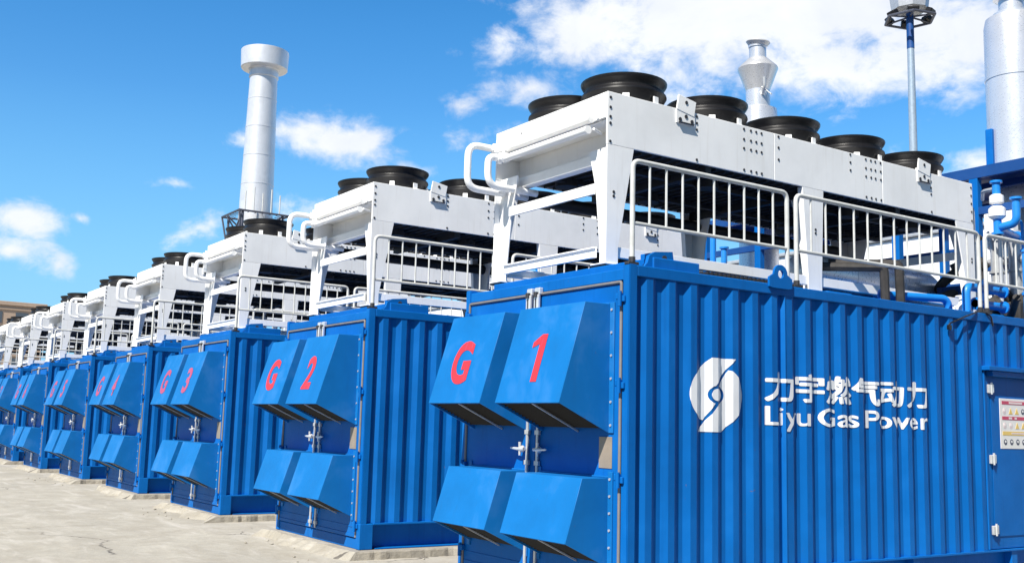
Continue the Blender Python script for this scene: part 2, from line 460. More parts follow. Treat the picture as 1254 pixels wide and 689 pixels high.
# stencilled letters on the upper hoods
def hood_letter(body, xa, xb, parent, za=1.765, zb=2.155, bold=.03, m=None):
    if body == '1':
        bm = bmesh.new(); bm.faces.new([bm.verts.new((p, q, 0)) for p, q in ((.09, 0), (.17, 0), (.17, 1), (.10, 1), (.0, .84), (.0, .72), (.09, .80))])
    else: bm = text_mesh(body, bold)
    fit(bm, xa, xb, za, zb)
    nrm = Vector((0, -(2.395 - 1.598), -.24)).normalized(); nrm = Vector((0, -.9575, .2883))
    for v in bm.verts:
        z = v.co.y; yy = -.502 + (z - 1.598) / (2.395 - 1.598) * .24
        v.co = Vector((v.co.x, yy, z)) + nrm * .004
    return finish(bm, 'painted_letter', m or REDM, parent)
def kids(o, stem): return [c for c in o.children if c.name.split('.')[0] == stem]
def letter_hoods(root):
    d = kids(root, 'end_door'); out = []
    for k in d:
        hs = kids(k, 'air_hood'); out.append((k.name, hs))
    return d

ORD = ['nearest', 'second', 'third', 'fourth', 'fifth', 'sixth', 'seventh', 'eighth', 'ninth']
CLAB = ['blue corrugated container marked G1 in red, with white emblem and lettering on its side',
        'blue corrugated container marked G2 in red on its slanted air hoods',
        'blue corrugated container marked G3 in faint red on its slanted air hoods',
        'blue container with faded red G4 on its hoods, fourth along the row',
        'blue container with faded red stencil on its hoods, fifth along the row',
        'blue container with hoods, sixth along the row from the lettered one',
        'blue container with hoods, seventh along the row from the lettered one',
        'blue container cut by the edge of the photo, eighth along the row',
        'far blue container beyond the eighth, ninth along the row']
conts = []
for k in range(NU):
    c = base if k == 0 else copy_tree(base)
    c.location = (-k * PITCH, 0, 0) if k < 2 else (-k * PITCH + R.uniform(-.02, .02), R.uniform(-.04, .04), 0)
    if k > 1: c.rotation_euler.z = rad(R.uniform(-.25, .25))
    tag(c, CLAB[k], 'container', 'blue generator containers in a row'); conts.append(c)
gmesh = None
for k, c in enumerate(conts):
    d1 = d2 = None
    for d in kids(c, 'end_door'):
        xs = [v[0] for v in d.bound_box]
        if max(xs) > -1: d1 = d
        else: d2 = d
    def upper(d): return max(kids(d, 'air_hood'), key=lambda h: max(v[2] for v in h.bound_box))
    if k in (0, 2):
        gmesh = hood_letter('G', -1.985, -1.68, upper(d2), bold=.035, m=REDM if k < 2 else REDF)
    else:
        g = gmesh.copy(); COL.objects.link(g); g.parent = upper(d2)
    hood_letter(str(k + 1), -.775 if k == 0 else -.80, -.60 if k == 0 else -.555, upper(d1), m=REDM if k < 2 else REDF)

# emblem and lettering on the first container, painted over the corrugation
c0 = conts[0]
A = [(.905, 2.012), (1.182, 2.012), (.948, 1.779)]
ec = (.970, 1.708)
A += [(ec[0] + .098 * math.cos(t), ec[1] + .075 * math.sin(t)) for t in [rad(112 + i * 13) for i in range(12)]]
A += [(.938, 1.632), (.828, 1.498)] + [(ec[0] + .313 * math.cos(rad(t)), ec[1] + (.245 if t > 180 else .258) * math.sin(rad(t))) for t in range(236, 126, -5)] + [(.768, 1.905)]
B = [(2 * ec[0] - a, 2 * ec[1] - b) for a, b in A]
bm = bmesh.new()
for P in (A, B):
    f = bm.faces.new([bm.verts.new((a, b, 0)) for a, b in P])
cen = bm.faces.new([bm.verts.new((ec[0] + .066 * math.cos(2 * PI * i / 24), ec[1] + .050 * math.sin(2 * PI * i / 24), 0)) for i in range(24)])
bmesh.ops.triangulate(bm, faces=bm.faces[:])
onto_wall(bm, 'emblem', LOGO, c0)
bm = overprint('力宇燃气动力', .028); fit(bm, 1.555, 3.85, 1.677, 1.935); onto_wall(bm, 'lettering', LOGO, c0)
bm = overprint('Liyu Gas Power', .017); fit(bm, 1.56, 3.85, 1.422, 1.64); onto_wall(bm, 'lettering', LOGO, c0)
# warning sign on the first container's side door
sd = kids(c0, 'side_door')[0]
s = MB()
y0, y1, z0, z1 = 5.065, 5.82, 1.305, 1.825
s.box(-.018, -.006, y0, y1, z0, z1, .002)
def bar(ya, yb, za, zb, mi, x=-.004): s.mat(mi).box(-.0065, x, ya, yb, za, zb, 0)
bar(y0 + .04, y1 - .04, 1.765, 1.80, 1); bar(y0 + .17, y0 + .42, 1.772, 1.793, 4, -.003)
bar(y0 + .04, y1 - .04, 1.605, 1.64, 1); bar(y0 + .16, y0 + .22, 1.612, 1.633, 4, -.003); bar(y0 + .27, y0 + .31, 1.612, 1.633, 4, -.003)
bar(y0 + .04, y1 - .04, 1.445, 1.485, 2); bar(y0 + .2, y0 + .45, 1.458, 1.472, 4, -.003)
for i in range(6):
    yy = y0 + .085 + i * .115
    for zc, mi in ((1.695, 2 if i in (1, 2) else (3 if i == 3 else 4)), (1.545, 2 if i > 1 else 4), (1.375, 3)):
        s.mat(mi)
        if mi == 2: s.prism([(yy - .036, zc - .03), (yy + .036, zc - .03), (yy, zc + .035)], 'x', -.0065, -.004)
        else: s.disc((-.006, yy, zc), (1, 0, 0), .030, .002, 14); s.mat(0).disc((-.0045, yy, zc + .004), (1, 0, 0), .014, .0022, 9)
s.done('warning_sign', [SIGNW, SIGNR, SIGNY, SIGNK, SIGNG], sd)

# ------------------------------------------------------------------ cooler
CX0, CX1, CY0, CY1, CZ0, CZ1 = -1.98, -.30, 0.0, 5.18, 3.73, 4.18
def make_cooler():
    root = thing('fan_cooler', '', 'cooler')
    c = MB()
    for sx in (0, 1):
        a, b = (CX1 - .02, CX1) if sx == 0 else (CX0, CX0 + .02)
        c.box(a, b, CY0, 2.000, CZ0, CZ1, .004); c.box(a, b, 2.003, 3.60, CZ0, CZ1, .004); c.box(a, b, 3.603, CY1, CZ0, CZ1, .004)
        nx = 1 if sx == 0 else -1; xo = CX1 if sx == 0 else CX0
        cols = [(.03, (4.13, 4.045, 3.965, 3.91, 3.755)), (1.01, (4.15, 4.09, 4.03, 3.76)), (2.06, (4.155, 4.05, 3.935)), (3.10, (4.16, 4.08, 4.0)), (4.42, (4.09, 4.02, 3.95, 3.76)), (5.15, (4.13, 4.04, 3.95, 3.86, 3.76))]
        for y_ in (1.60, 1.69, 1.76, 1.83): cols.append((y_, (4.145, 4.05, 3.965, 3.765)))
        for y_ in (3.34, 3.42, 3.49, 3.575): cols.append((y_, (4.15, 4.06, 3.975, 3.765)))
        c.mat(1)
        for y_, zs in cols:
            for z_ in zs: c.disc((xo, y_, z_), (nx, 0, 0), .0125, .005, 8)
        c.mat(0)
    c.box(CX0 + .02, CX1 - .02, CY0 - .004, CY0 + .018, 3.955, CZ1 - .002, .006, 2)      # front fascia
    c.box(CX0 + .02, CX1 - .02, .26, .28, CZ0 - .02, 3.96, .003)                       # recessed panel behind headers
    c.box(CX0 + .02, CX1 - .02, .02, .26, 3.94, 3.955, .002)
    c.box(CX0 + .02, CX1 - .02, CY1 - .02, CY1, CZ0, CZ1 - .002, .004)
    c.box(CX0 + .02, CX1 - .02, .02, CY1 - .02, CZ1 - .02, CZ1 - .004, .002)
    c.mat(1).disc((-1.55, -.004, 4.09), (0, -1, 0), .008, .004)
    c.done('casing', [WHITE, BOLT], root)
    b = MB(); b.box(CX0 + .04, CX1 - .04, .16, .26, 3.645, 3.738, .004); b.done('front_beam', WHITE, root)
    k = MB(); k.box(CX0 + .025, CX1 - .025, .285, CY1 - .025, 3.74, 3.80, 0)
    for i in range(44):
        yy = .31 + i * .11; k.box(CX0 + .06, CX1 - .06, yy, yy + .012, 3.715, 3.742, 0)
    for yy in (1.15, 2.5, 3.85): k.box(CX0 + .03, CX1 - .03, yy, yy + .07, 3.66, 3.742, .003)
    for xx in (-.82, -1.5): k.box(xx - .03, xx + .03, .285, CY1 - .03, 3.685, 3.74, .002)
    k.done('coil', COILM, root)
    for xx, zz, rr in ((-1.88, 3.575, .062),): MB().tube([(xx, .32, zz), (xx, 4.85, zz)], rr, 12).done('lagged_pipe', COILM, root)
    for xx in (-.74, -1.56):
        for i in range(5): MB().tube([(xx, .54 + 1.025 * i, 3.66), (xx, .54 + 1.025 * i, 3.76)], .11, 14).done('fan_motor', COILM, root)
    for ix, x_ in enumerate((-.74, -1.56)):
        for i in range(5):
            f = MB(); y_ = .54 + 1.025 * i; z0 = 4.178
            f.lathe([(.335, z0), (.345, z0 + .07), (.368, z0 + .115), (.382, z0 + .138), (.380, z0 + .152), (.360, z0 + .168), (.350, z0 + .188), (.353, z0 + .205), (.372, z0 + .232), (.386, z0 + .256), (.386, z0 + .268), (.376, z0 + .272), (.335, z0 + .19), (.325, z0 + .06)], (x_, y_, 0), 40, caps=False)
            f.lathe([(.33, z0 + .10), (.33, z0 + .105)], (x_, y_, 0), 24); f.lathe([(.10, z0 + .10), (.10, z0 + .19), (.06, z0 + .20)], (x_, y_, 0), 16)
            for rr in (.16, .24, .31): f.tube([(x_ + rr * math.cos(t), y_ + rr * math.sin(t), z0 + .20) for t in [2 * PI * j / 20 for j in range(21)]], .004, 4, caps=False)
            f.mat(1)
            for t in [rad(-82 + 45 * j) for j in range(8)]:
                M_ = Matrix.Translation((x_, y_, 0)) @ Matrix.Rotation(t, 4, 'Z')
                f.box(.365, .38, -.030, .030, z0, z0 + .085, .003, mtx=M_); f.box(.36, .42, -.030, .030, z0, z0 + .012, .002, mtx=M_)
            f.done('fan', [BLACK, WHITE], root)
    # legs: bent plate, wide at the top
    for sx in (0, 1):
        X = (lambda v: CX1 + v) if sx == 0 else (lambda v: CX0 - v)
        for yb, yt, y0, kind in (((.0, .13), (.0, .29), 0, 'near'), ((2.46, 2.655), (2.39, 2.69), 0, 'mid'), ((5.05, 5.18), (4.85, 5.18), 0, 'far')):
            l = MB()
            l.prism([(yb[0], 2.735), (yb[1], 2.735), (yb[1], 2.88), (yt[1], CZ0 - .002), (yt[0], CZ0 - .002), (yb[0], 2.88)], 'x', X(0), X(-.014), .002)
            yc = yb[0] + .055 if kind == 'near' else (yb[1] if kind == 'far' else sum(yb) / 2)
            s_ = .014 if kind != 'far' else -.014
            l.prism([(X(-.014), 2.735), (X(-.15), 2.735), (X(-.15), 2.88), (X(-.215), 3.40), (X(-.30), CZ0 - .03), (X(-.30), CZ0 - .002), (X(-.014), CZ0 - .002)], 'y', yc, yc + s_, .002)
            if kind == 'mid':
                for yy0, yy1 in ((yb[0], yt[0]), (yb[1], yt[1])):
                    l.prism([(yy0, 2.88), (yy0 + .01, 2.88), (yy1 + .01, CZ0 - .002), (yy1, CZ0 - .002)], 'x', X(-.014), X(-.06))
            ya, yb_ = yb[0] - .025, yb[1] + .025
            l.box(X(.015), X(-.17), ya, yb_, 2.728, 2.74, .003)
            l.prism([(yb[0] + .03, 2.74), (yb[1] + .02, 2.74), (yb[0] + .03, 2.84)], 'x', X(-.06), X(-.072))
            l.mat(1)
            for zz in (3.30, 3.335): l.disc((X(.0), sum(yb) / 2 + .01, zz), (1 if sx == 0 else -1, 0, 0), .013, .004)
            l.mat(2).box(X(.01), X(-.165), ya + .005, yb_ - .005, 2.712, 2.728, .003)
            l.done('leg', [WHITE, BOLT, BLACK], root)
    for sx in (0, 1):
        X = (lambda v: CX1 + v) if sx == 0 else (lambda v: CX0 - v)
        m = MB(); m.box(X(-.018), X(-.03), .135, 5.045, 2.80, 2.885, .002); m.box(X(-.03), X(-.075), .135, 5.045, 2.873, 2.885, .002); m.box(X(-.03), X(-.075), .135, 5.045, 2.80, 2.812, .002)
        m.done('base_beam', WHITE, root)
    m = MB(); m.box(CX0 + .155, CX1 - .155, .02, .032, 2.80, 2.89, .002); m.box(CX0 + .155, CX1 - .155, .0, .02, 2.878, 2.89, .002); m.box(CX0 + .155, CX1 - .155, .0, .02, 2.80, 2.81, .002); m.done('base_beam', WHITE, root)
    m = MB(); m.box(CX0 + .155, CX1 - .155, 5.12, 5.132, 2.80, 2.89, .002); m.done('base_beam', WHITE, root)
    m = MB(); m.box(CX0 + .20, CX1 - .205, .03, .05, 3.345, 3.435, .003); m.box(CX0 + .20, CX1 - .205, .05, .10, 3.425, 3.435, .002); m.done('cross_brace', WHITE, root)
    m = MB(); m.box(CX0 + .20, CX1 - .205, 5.11, 5.13, 3.345, 3.435, .003); m.done('cross_brace', WHITE, root)
    # header pipes and their loops
    for z_, y_, xl, yl, zt, zb in ((3.965, -.055, -1.90, -.36, 4.00, 3.585), (3.865, -.085, -1.745, -.235, 3.875, 3.60)):
        p = MB(); p.tube([(xl + .04, y_, z_), (-.46, y_, z_)], .033, 14); p.tube([(-.475, y_, z_), (-.445, y_, z_)], .036, 14)
        for xx in (-.40,): p.tube([(xx, y_ + .02, z_), (xx - .05, y_ + .14, z_ - .01)], .012, 8)
        p.done('header_pipe', PIPEW, root)
        q = MB(); q.tube([(xl + .10, y_, z_), (xl, y_ - .01, zt), (xl, yl, zt), (xl, yl, zb), (xl, .32, zb)], .033, 14, .12, 7)
        q.tube([(xl + .012, y_ - .005, zt - .005), (xl - .0, y_ - .04, zt)], .052, 14); q.tube([(xl + .05, y_, z_ + .01), (xl + .075, y_, z_ + .005)], .050, 14)
        q.tube([(xl + .03, y_, zt + .02), (xl + .03, y_, zt + .08)], .014, 8)
        q.done('pipe_loop', PIPEW, root)
    for sx in (0, 1):
        xo, nx = (CX1, 1) if sx == 0 else (CX0, -1)
        for y_ in (.87, 4.29):
            l = MB()
            M_ = Matrix.Translation((xo + .008 * nx, y_, 4.19)) @ Matrix.Rotation(rad(-10), 4, 'X')
            l.box(-.008, .008, -.105, .105, .0 - .04, .10, .003, mtx=M_)
            l.box(xo + .0 * nx, xo + .012 * nx, y_ - .11, y_ + .11, 4.05, 4.185, .003)
            l.mat(1); l.disc((xo + .018 * nx, y_ + .0, 4.245), (nx, 0, 0), .016, .004, 12)
            for dy, dz in ((-.07, 4.085), (.0, 4.12), (.07, 4.085)): l.disc((xo + .012 * nx, y_ + dy, dz), (nx, 0, 0), .018, .006, 8)
            l.box(xo + .012 * nx, xo + .03 * nx, y_ - .09, y_ + .09, 4.052, 4.062, .002)
            l.done('lifting_plate', [WHITE, BOLT], root)
    # overall size and seat of the cooler: it stands inboard, leaving a walkway behind the guard rail
    K = Matrix.Translation((-.3733, .3188, -.0853)) @ Matrix.Scale(1.06, 4)
    for ch in root.children: ch.data.transform(K)
    return root
cool0 = make_cooler()
for k in range(NU):
    c = cool0 if k == 0 else copy_tree(cool0)
    c.location = (-k * PITCH, 0, 0)
    lab = ['white fan cooler on legs on top of the G1 container, largest in view', 'white fan cooler on legs on top of the G2 container',
           'white fan cooler on legs on top of the G3 container, below the tall chimney', 'white fan cooler on the fourth container of the row', 'white fan cooler on the fifth container of the row',
           'small white fan cooler on the sixth container of the row', 'small white fan cooler on the seventh container of the row', 'tiny white fan cooler on the eighth container, by the brick building',
           'tiny white fan cooler on the ninth container of the row'][k]
    tag(c, lab, 'cooler', 'white fan coolers on the container roofs')

# ------------------------------------------------------------------ guard rails on the roof edge
def make_rail(y0, y1, n):
    root = thing('guard_rail', '', 'railing')
    x = -.032; zt, zl, zb = 3.545, 3.035, 2.70
    f = MB(); f.tube([(x, y0 + .02, zb), (x, y0 + .02, zt), (x, y1 - .02, zt), (x, y1 - .02, zb)], .021, 12, .07, 6)
    f.tube([(x, y0 + .02, zl), (x, y1 - .02, zl)], .016, 10)
    f.done('rail_frame', GALV, root)
    for i in range(n):
        yy = y0 + .02 + (i + 1) * (y1 - y0 - .04) / (n + 1)
        b = MB(); b.tube([(x, yy, zl), (x, yy, zt)], .0105, 8); b.done('baluster', GALV, root)
    for yy in (y0 + .02, y1 - .02):
        p = MB(); p.box(x - .03, x + .025, yy - .055, yy + .055, zb - .004, zb + .02, .004); p.mat(0); p.tube([(x, yy, zb + .02), (x, yy, zb + .06)], .027, 10); p.done('foot_plate', BOLT, root)
    return root
RS = [((.03, 1.88, 9), 'front bay'), ((1.96, 4.84, 13), 'middle bay'), ((4.92, 7.3, 11), 'rear bay')]
for j, (a, nm) in enumerate(RS):
    r0 = make_rail(*a)
    for k in range(NU):
        if (j == 2 and k > 0) or (j == 1 and k > 5): continue
        r = r0 if k == 0 else copy_tree(r0)
        r.location = (-k * PITCH, 0, 0)
        on = ['G1 container roof, above the emblem', 'G2 container roof', 'G3 container roof', 'fourth container roof', 'fifth container roof', 'sixth container roof', 'seventh container roof', 'eighth container roof', 'ninth container roof'][k]
        if k == 0: on = ['G1 container roof by the white cooler leg', 'G1 container roof above the white lettering', 'G1 container roof beside the blue pipes'][j]
        tag(r, 'grey barred guard rail, %s, on the %s' % (nm, on), 'railing', 'grey guard rails on the container roofs')

# ------------------------------------------------------------------ plinths and yard
for k in range(NU):
    t = bmesh.new(); rr = random.Random(50 + k)
    xa, xb, ya, yb = -W - .13, .14, -.13, 12.6
    per = []
    def edge(p, q, n):
        for i in range(n): per.append((p[0] + (q[0] - p[0]) * i / n, p[1] + (q[1] - p[1]) * i / n))
    edge((xa, ya), (xb, ya), 60); edge((xb, ya), (xb, yb), 200); edge((xb, yb), (xa, yb), 10); edge((xa, yb), (xa, ya), 90)
    top, lip, bot = [], [], []
    for (px, py) in per:
        n1 = noise.noise(Vector((px * 2.1 + k * 9, py * 2.1, 3))); n2 = noise.noise(Vector((px * 7 + k * 5, py * 7, 8)))
        ix = (1 if px > -1 else -1) if abs(px - xa) < .01 or abs(px - xb) < .01 else 0
        iy = -1 if abs(py - ya) < .01 else (1 if abs(py - yb) < .01 else 0)
        o = .03 * n1 + .03 * n2 + .02 * noise.noise(Vector((px * 19, py * 19, k)))
        front = iy == -1
        top.append(t.verts.new((px + ix * (o - .010), py + iy * (o - .014 + (.06 * n2 if front else 0)), -.001)))
        lip.append(t.verts.new((px + ix * o, py + iy * (o + (.10 * max(0, n1 + .2) if front else 0)), -.016 + .014 * n2 - (.03 * max(0, n1 + .3) if front else 0))))
        bot.append(t.verts.new((px + ix * (o + .015), py + iy * (o + (.05 + .34 * max(0, n1 + .25) if front else .015)), -.12)))
    n = len(per)
    t.faces.new(top)
    for a, b in ((top, lip), (lip, bot)):
        for i in range(n): t.faces.new((a[i], b[i], b[(i + 1) % n], a[(i + 1) % n]))
    bmesh.ops.recalc_face_normals(t, faces=t.faces)
    me = bpy.data.meshes.new('concrete_plinth'); t.to_mesh(me); t.free(); me.materials.append(PLINTH)
    o = bpy.data.objects.new('concrete_plinth', me); COL.objects.link(o); o.location = (-k * PITCH, 0, 0); struct(o)
g = MB(); S = 900
nx = 60
g.poly([(-S, -S, -.09), (S, -S, -.09), (S, S, -.09), (-S, S, -.09)])
struct(g.done('ground', YARD, smooth=False))
BCUT = plain('bounce_cut_dark', (.05, .05, .052), .9, var=.25)  # for two unseen dark ground sheets, added to cut light bounced onto the containers
g = MB(); g.poly([(-400, -60, -.086), (60, -60, -.086), (60, -7.5, -.086), (-400, -7.5, -.086)]); struct(g.done('added_bounce_cutter', BCUT, smooth=False))
g = MB(); g.poly([(1.3, -7.5, -.086), (60, -7.5, -.086), (60, 60, -.086), (1.3, 60, -.086)]); struct(g.done('added_bounce_cutter', BCUT, smooth=False))
# rubble crumbs broken off the plinth edges
crumb = MB()
for i in range(46):
    k = R.choice((1, 1, 1, 2, 2, 3, 4)); a = R.random()
    if a < .5: px, py = -k * PITCH + R.uniform(-W, .25), R.uniform(-.75, -.27)
    else: px, py = -k * PITCH + R.uniform(.2, 1.3), R.uniform(-.5, 2.2)
    t = MB(); s_ = R.uniform(.008, .026)
    bmesh.ops.create_icosphere(t.bm, subdivisions=1, radius=s_)
    for v in t.bm.verts: v.co = v.co * R.uniform(.6, 1.2); v.co.z *= .6
    crumb._merge(t.bm, Matrix.Translation((px, py, -.088 + s_ * .3)))
cr_ = crumb.done('concrete_crumbs', PLINTH, smooth=False); cr_['kind'] = 'stuff'

# ------------------------------------------------------------------ roof plant
def silencer(k, lab):
    root = thing('exhaust_silencer', lab, 'silencer', (-k * PITCH, 0, 0), 'white silencers on the container roofs')
    b = MB(); ax = Matrix.Rotation(-PI / 2, 3, 'X')
    b.lathe([(.10, -1.25), (.17, -1.22), (.205, -1.12), (.205, -.4), (.21, -.4), (.21, -.37), (.205, -.37), (.205, .5), (.21, .5), (.21, .53), (.205, .53), (.205, 1.12), (.17, 1.22), (.10, 1.25)], (-1.62, 5.05, 3.22), 32, tilt=ax)
    b.done('drum', STACKM, root)
    for yy in (4.95, 5.35):
        s_ = MB(); s_.box(-1.82, -1.42, yy - .04, yy + .04, 2.665, 3.02, .004); s_.done('saddle', BLUE, root)
    return root
silencer(0, 'white horizontal silencer drum on the G1 container roof'); silencer(1, 'white horizontal silencer drum on the G2 container roof')
silencer(2, 'white horizontal silencer drum on the G3 container roof')
def pipe_thing(name, lab, cat, paths, r, m, group=None, fil=.09, flange=True, loc=(0, 0, 0), seg=14):
    t = MB()
    for p in paths:
        t.tube(p, r, seg, fil, 7)
        if flange:
            for a, b in ((p[0], p[1]), (p[-1], p[-2])):
                a, b = Vector(a), Vector(b); d = (b - a).normalized(); t.tube([a + d * .0, a + d * .025], r * 1.5, seg)
    return tag(t.done(name, m, loc=loc), lab, cat, group)
def roof_pipes(k, on):
    L_ = (-k * PITCH, 0, 0)
    pipe_thing('coolant_pipe', 'blue coolant pipe lying low with a downward elbow on the %s' % on, 'pipe', [[(-.58, 3.92, 2.86), (-.36, 4.75, 2.87), (-.36, 4.77, 2.66)]], .042, PIPEB, 'blue coolant pipes on the roofs', loc=L_)
    pipe_thing('coolant_pipe', 'blue arched coolant pipe rising beside the cooler leg on the %s' % on, 'pipe', [[(-.2, 4.84, 2.66), (-.2, 4.84, 3.0), (-.2, 5.55, 3.0)], [(-.2, 5.0, 2.83), (-.2, 5.55, 2.83)]], .045, PIPEB, 'blue coolant pipes on the roofs', loc=L_)
    pipe_thing('coolant_pipe', 'blue upright coolant pipe bent towards the cooler end on the %s' % on, 'pipe', [[(-.22, 5.9, 4.12), (-.22, 5.9, 3.82), (-.45, 5.9, 3.80), (-.62, 6.6, 3.80)], [(-.45, 5.9, 3.72), (-.45, 5.9, 4.35)]], .046, PIPEB, 'blue coolant pipes on the roofs', loc=L_)
for k, on in ((0, 'G1 roof'), (1, 'G2 roof'), (2, 'G3 roof')): roof_pipes(k, on)
pipe_thing('black_duct_pipe', 'pair of black angular duct pipes dropping onto the G1 roof', 'pipe', [[(-.95, 3.3, 3.13), (-.45, 3.80, 3.12), (-.45, 3.82, 2.66)], [(-.95, 3.55, 3.19), (-.45, 4.05, 3.18), (-.45, 4.07, 2.66)]], .046, INSUL, fil=.05, flange=False, seg=8)
# roof hatch boxes
for k in range(4):
    h = MB(); h.prism([(-1.75, 2.66), (-.42, 2.66), (-.42, 2.74), (-1.75, 2.86)], 'y', 3.35, 4.75, .006)
    h.box(-1.2, -1.16, 3.32, 3.35, 2.66, 2.80, .004); h.box(-.7, -.66, 3.32, 3.35, 2.66, 2.74, .004)
    o = h.done('roof_hatch', BLUE, loc=(-k * PITCH, 0, 0))
    tag(o, 'low blue wedge shaped hatch on the %s container roof' % ['G1', 'G2', 'G3', 'fourth'][k], 'hatch', 'blue roof hatches')
# valve with hand wheel
v = MB(); v.lathe([(.05, 0), (.085, .03), (.085, .1), (.05, .13), (.03, .2)], (-.33, 4.98, 2.70), 14); v.tube([(-.33 + .07 * math.cos(t), 4.98 + .07 * math.sin(t), 2.91) for t in [2 * PI * j / 16 for j in range(17)]], .01, 6, caps=False)
v.tube([(-.42, 4.98, 2.77), (-.24, 4.98, 2.77)], .05, 12)
tag(v.done('pipe_valve', WHITE), 'pale valve with hand wheel between the blue pipes on the G1 roof', 'valve')
v = MB(); v.lathe([(.06, 0), (.095, .03), (.095, .12), (.06, .15)], (-.45, 5.9, 3.9), 14); v.lathe([(.05, 0), (.08, .02), (.08, .1), (.05, .12)], (-.45, 5.9, 4.07), 14)
tag(v.done('pipe_valve', WHITE), 'white valve body on the upright blue pipe past the G1 cooler', 'valve')
# engine pipework clutter behind the rear rail
t = MB(); q = random.Random(4)
for i in range(16):
    p = Vector((q.uniform(-1.3, -.35), q.uniform(5.9, 7.0), q.uniform(2.75, 3.5)))
    pts = [p]
    for j in range(3): pts.append(pts[-1] + Vector((q.uniform(-.3, .3), q.uniform(-.3, .35), q.uniform(-.25, .25))))
    t.tube(pts, q.uniform(.035, .09), 10, .1, 5)
t.box(-1.1, -.4, 6.2, 6.9, 2.66, 2.98, .02)
tag(t.done('pipe_cluster', INSUL), 'dark wrapped engine pipework behind the rear rail of the G1 roof', 'pipework')
for i, (x_, y_, r__, za, zb) in enumerate(((-.30, 6.15, .018, 2.66, 3.9), (-.52, 6.05, .022, 2.66, 4.3), (-.14, 6.4, .016, 2.66, 3.6), (-.75, 5.9, .02, 2.66, 4.1))):
    p = MB(); p.tube([(x_, y_, za), (x_, y_, zb), (x_ - .25, y_ + .1, zb + .02), (x_ - .5, y_ + .5, zb + .02)], r__, 8, .08, 5)
    for q_ in (.3, .7): p.tube([(x_, y_, za + (zb - za) * q_), (x_, y_, za + (zb - za) * q_ + .03)], r__ * 1.9, 8)
    tag(p.done('thin_pipe', PIPEB if i % 2 == 0 else STEEL), ['thin blue riser pipe nearest the rear rail of the G1 roof', 'thin silver riser pipe between the blue risers of the G1 roof', 'shortest thin blue riser pipe at the edge of the G1 roof', 'thin silver riser pipe close to the cooler end of the G1 roof'][i], 'pipe', 'thin riser pipes on the G1 roof')
p = MB()
for xx in (-.95, -.72): p.tube([(xx, 6.7, 2.66), (xx, 6.7, 3.9)], .075, 14)
for zz in (3.0, 3.4, 3.8):
    for xx in (-.95, -.72): p.tube([(xx, 6.7, zz), (xx, 6.7, zz + .03)], .095, 14)
p.tube([(-1.05, 6.7, 3.55), (-.6, 6.7, 3.55)], .05, 10)
tag(p.done('expansion_vessel', STEEL), 'pair of linked silver vessels below the blue platform', 'vessel')
p = MB()
for xx in (-1.30, -.75):
    for yy in (6.05, 6.5): p.box(xx - .03, xx + .03, yy - .03, yy + .03, 2.66, 3.2, .003)
for yy in (6.05, 6.5): p.box(-1.27, -.78, yy - .02, yy + .02, 3.12, 3.2, .003); p.box(-1.27, -.78, yy - .02, yy + .02, 2.8, 2.86, .003)
for xx in (-1.30, -.75): p.box(xx - .02, xx + .02, 6.08, 6.47, 3.12, 3.2, .003)
p.box(-1.25, -.8, 6.1, 6.45, 2.68, 3.05, .01)
tag(p.done('pump_stand', NAVY), 'dark blue pump stand tucked behind the far legs of the G1 cooler', 'pump stand')
p = MB()
for i in range(16): p.box(-1.85, -.5, 1.35 + i * .055, 1.35 + i * .055 + .02, 2.80, 2.83, 0)
for xx in (-1.85, -1.2, -.53): p.box(xx, xx + .03, 1.33, 2.24, 2.715, 2.80, .002)
tag(p.done('roof_grating', COILM), 'dark grey walkway grating under the G1 cooler', 'grating')
# hanging cable on the side
pts = [(-.02, 4.74, 2.712), (.016, 4.66, 2.69), (.03, 4.45, 2.63), (.035, 4.28, 2.575), (.025, 4.20, 2.545), (.012, 4.18, 2.52)]
c = MB(); c.tube(pts, .0085, 8, .05, 5); c.tube([(.004, 4.86, 2.70), (.02, 4.93, 2.67), (.02, 4.95, 2.57)], .009, 8, .05, 5); c.box(.004, .035, 4.16, 4.21, 2.475, 2.525, .006)
tag(c.done('hanging_cable', BLACK), 'black cable drooping over the top edge of the G1 container side', 'cable')

# service platform with its legs, above the G1 roof
root = thing('service_platform', 'dark blue steel platform on posts behind the G1 cooler', 'platform')
d = MB(); d.box(-2.75, .35, 7.0, 7.06, 4.72, 4.85, .004); d.box(-2.75, .35, 9.55, 9.61, 4.72, 4.85, .004)
d.box(-2.75, -2.69, 7.06, 9.55, 4.72, 4.85, .004); d.box(.29, .35, 7.06, 9.55, 4.72, 4.85, .004)
for yy in (7.7, 8.9): d.box(-2.69, .29, yy, yy + .06, 4.73, 4.82, .003)
for yy in (7.0, 9.55): d.box(-2.75, .35, yy + .004, yy + .05, 4.24, 4.34, .004)
d.box(-2.74, .34, 7.01, 9.60, 4.852, 4.872, .002)
d.done('deck_frame', NAVY, root); plat = root
for xx in (-2.6, -1.42, .2):
    for yy in (7.05, 9.5):
        p = MB(); p.box(xx - .06, xx + .06, yy - .05, yy + .05, 2.66, 4.72, .004); p.done('post', BLUE, root)
b = MB(); b.box(-1.36, .14, 7.0, 7.05, 3.5, 3.58, .003); b.box(-2.54, -1.48, 7.0, 7.05, 3.3, 3.38, .003); b.done('cross_beam', NAVY, root)
p2 = copy_tree(plat); p2.location = (-3.70, 0, 0); tag(p2, 'dark blue steel platform mostly hidden behind the middle of the G1 cooler', 'platform')
j = MB(); j.box(-1.2, -.82, 6.85, 6.98, 3.92, 4.2, .01); tag(j.done('junction_box', WHITE), 'pale junction box hung under the blue platform', 'junction box')

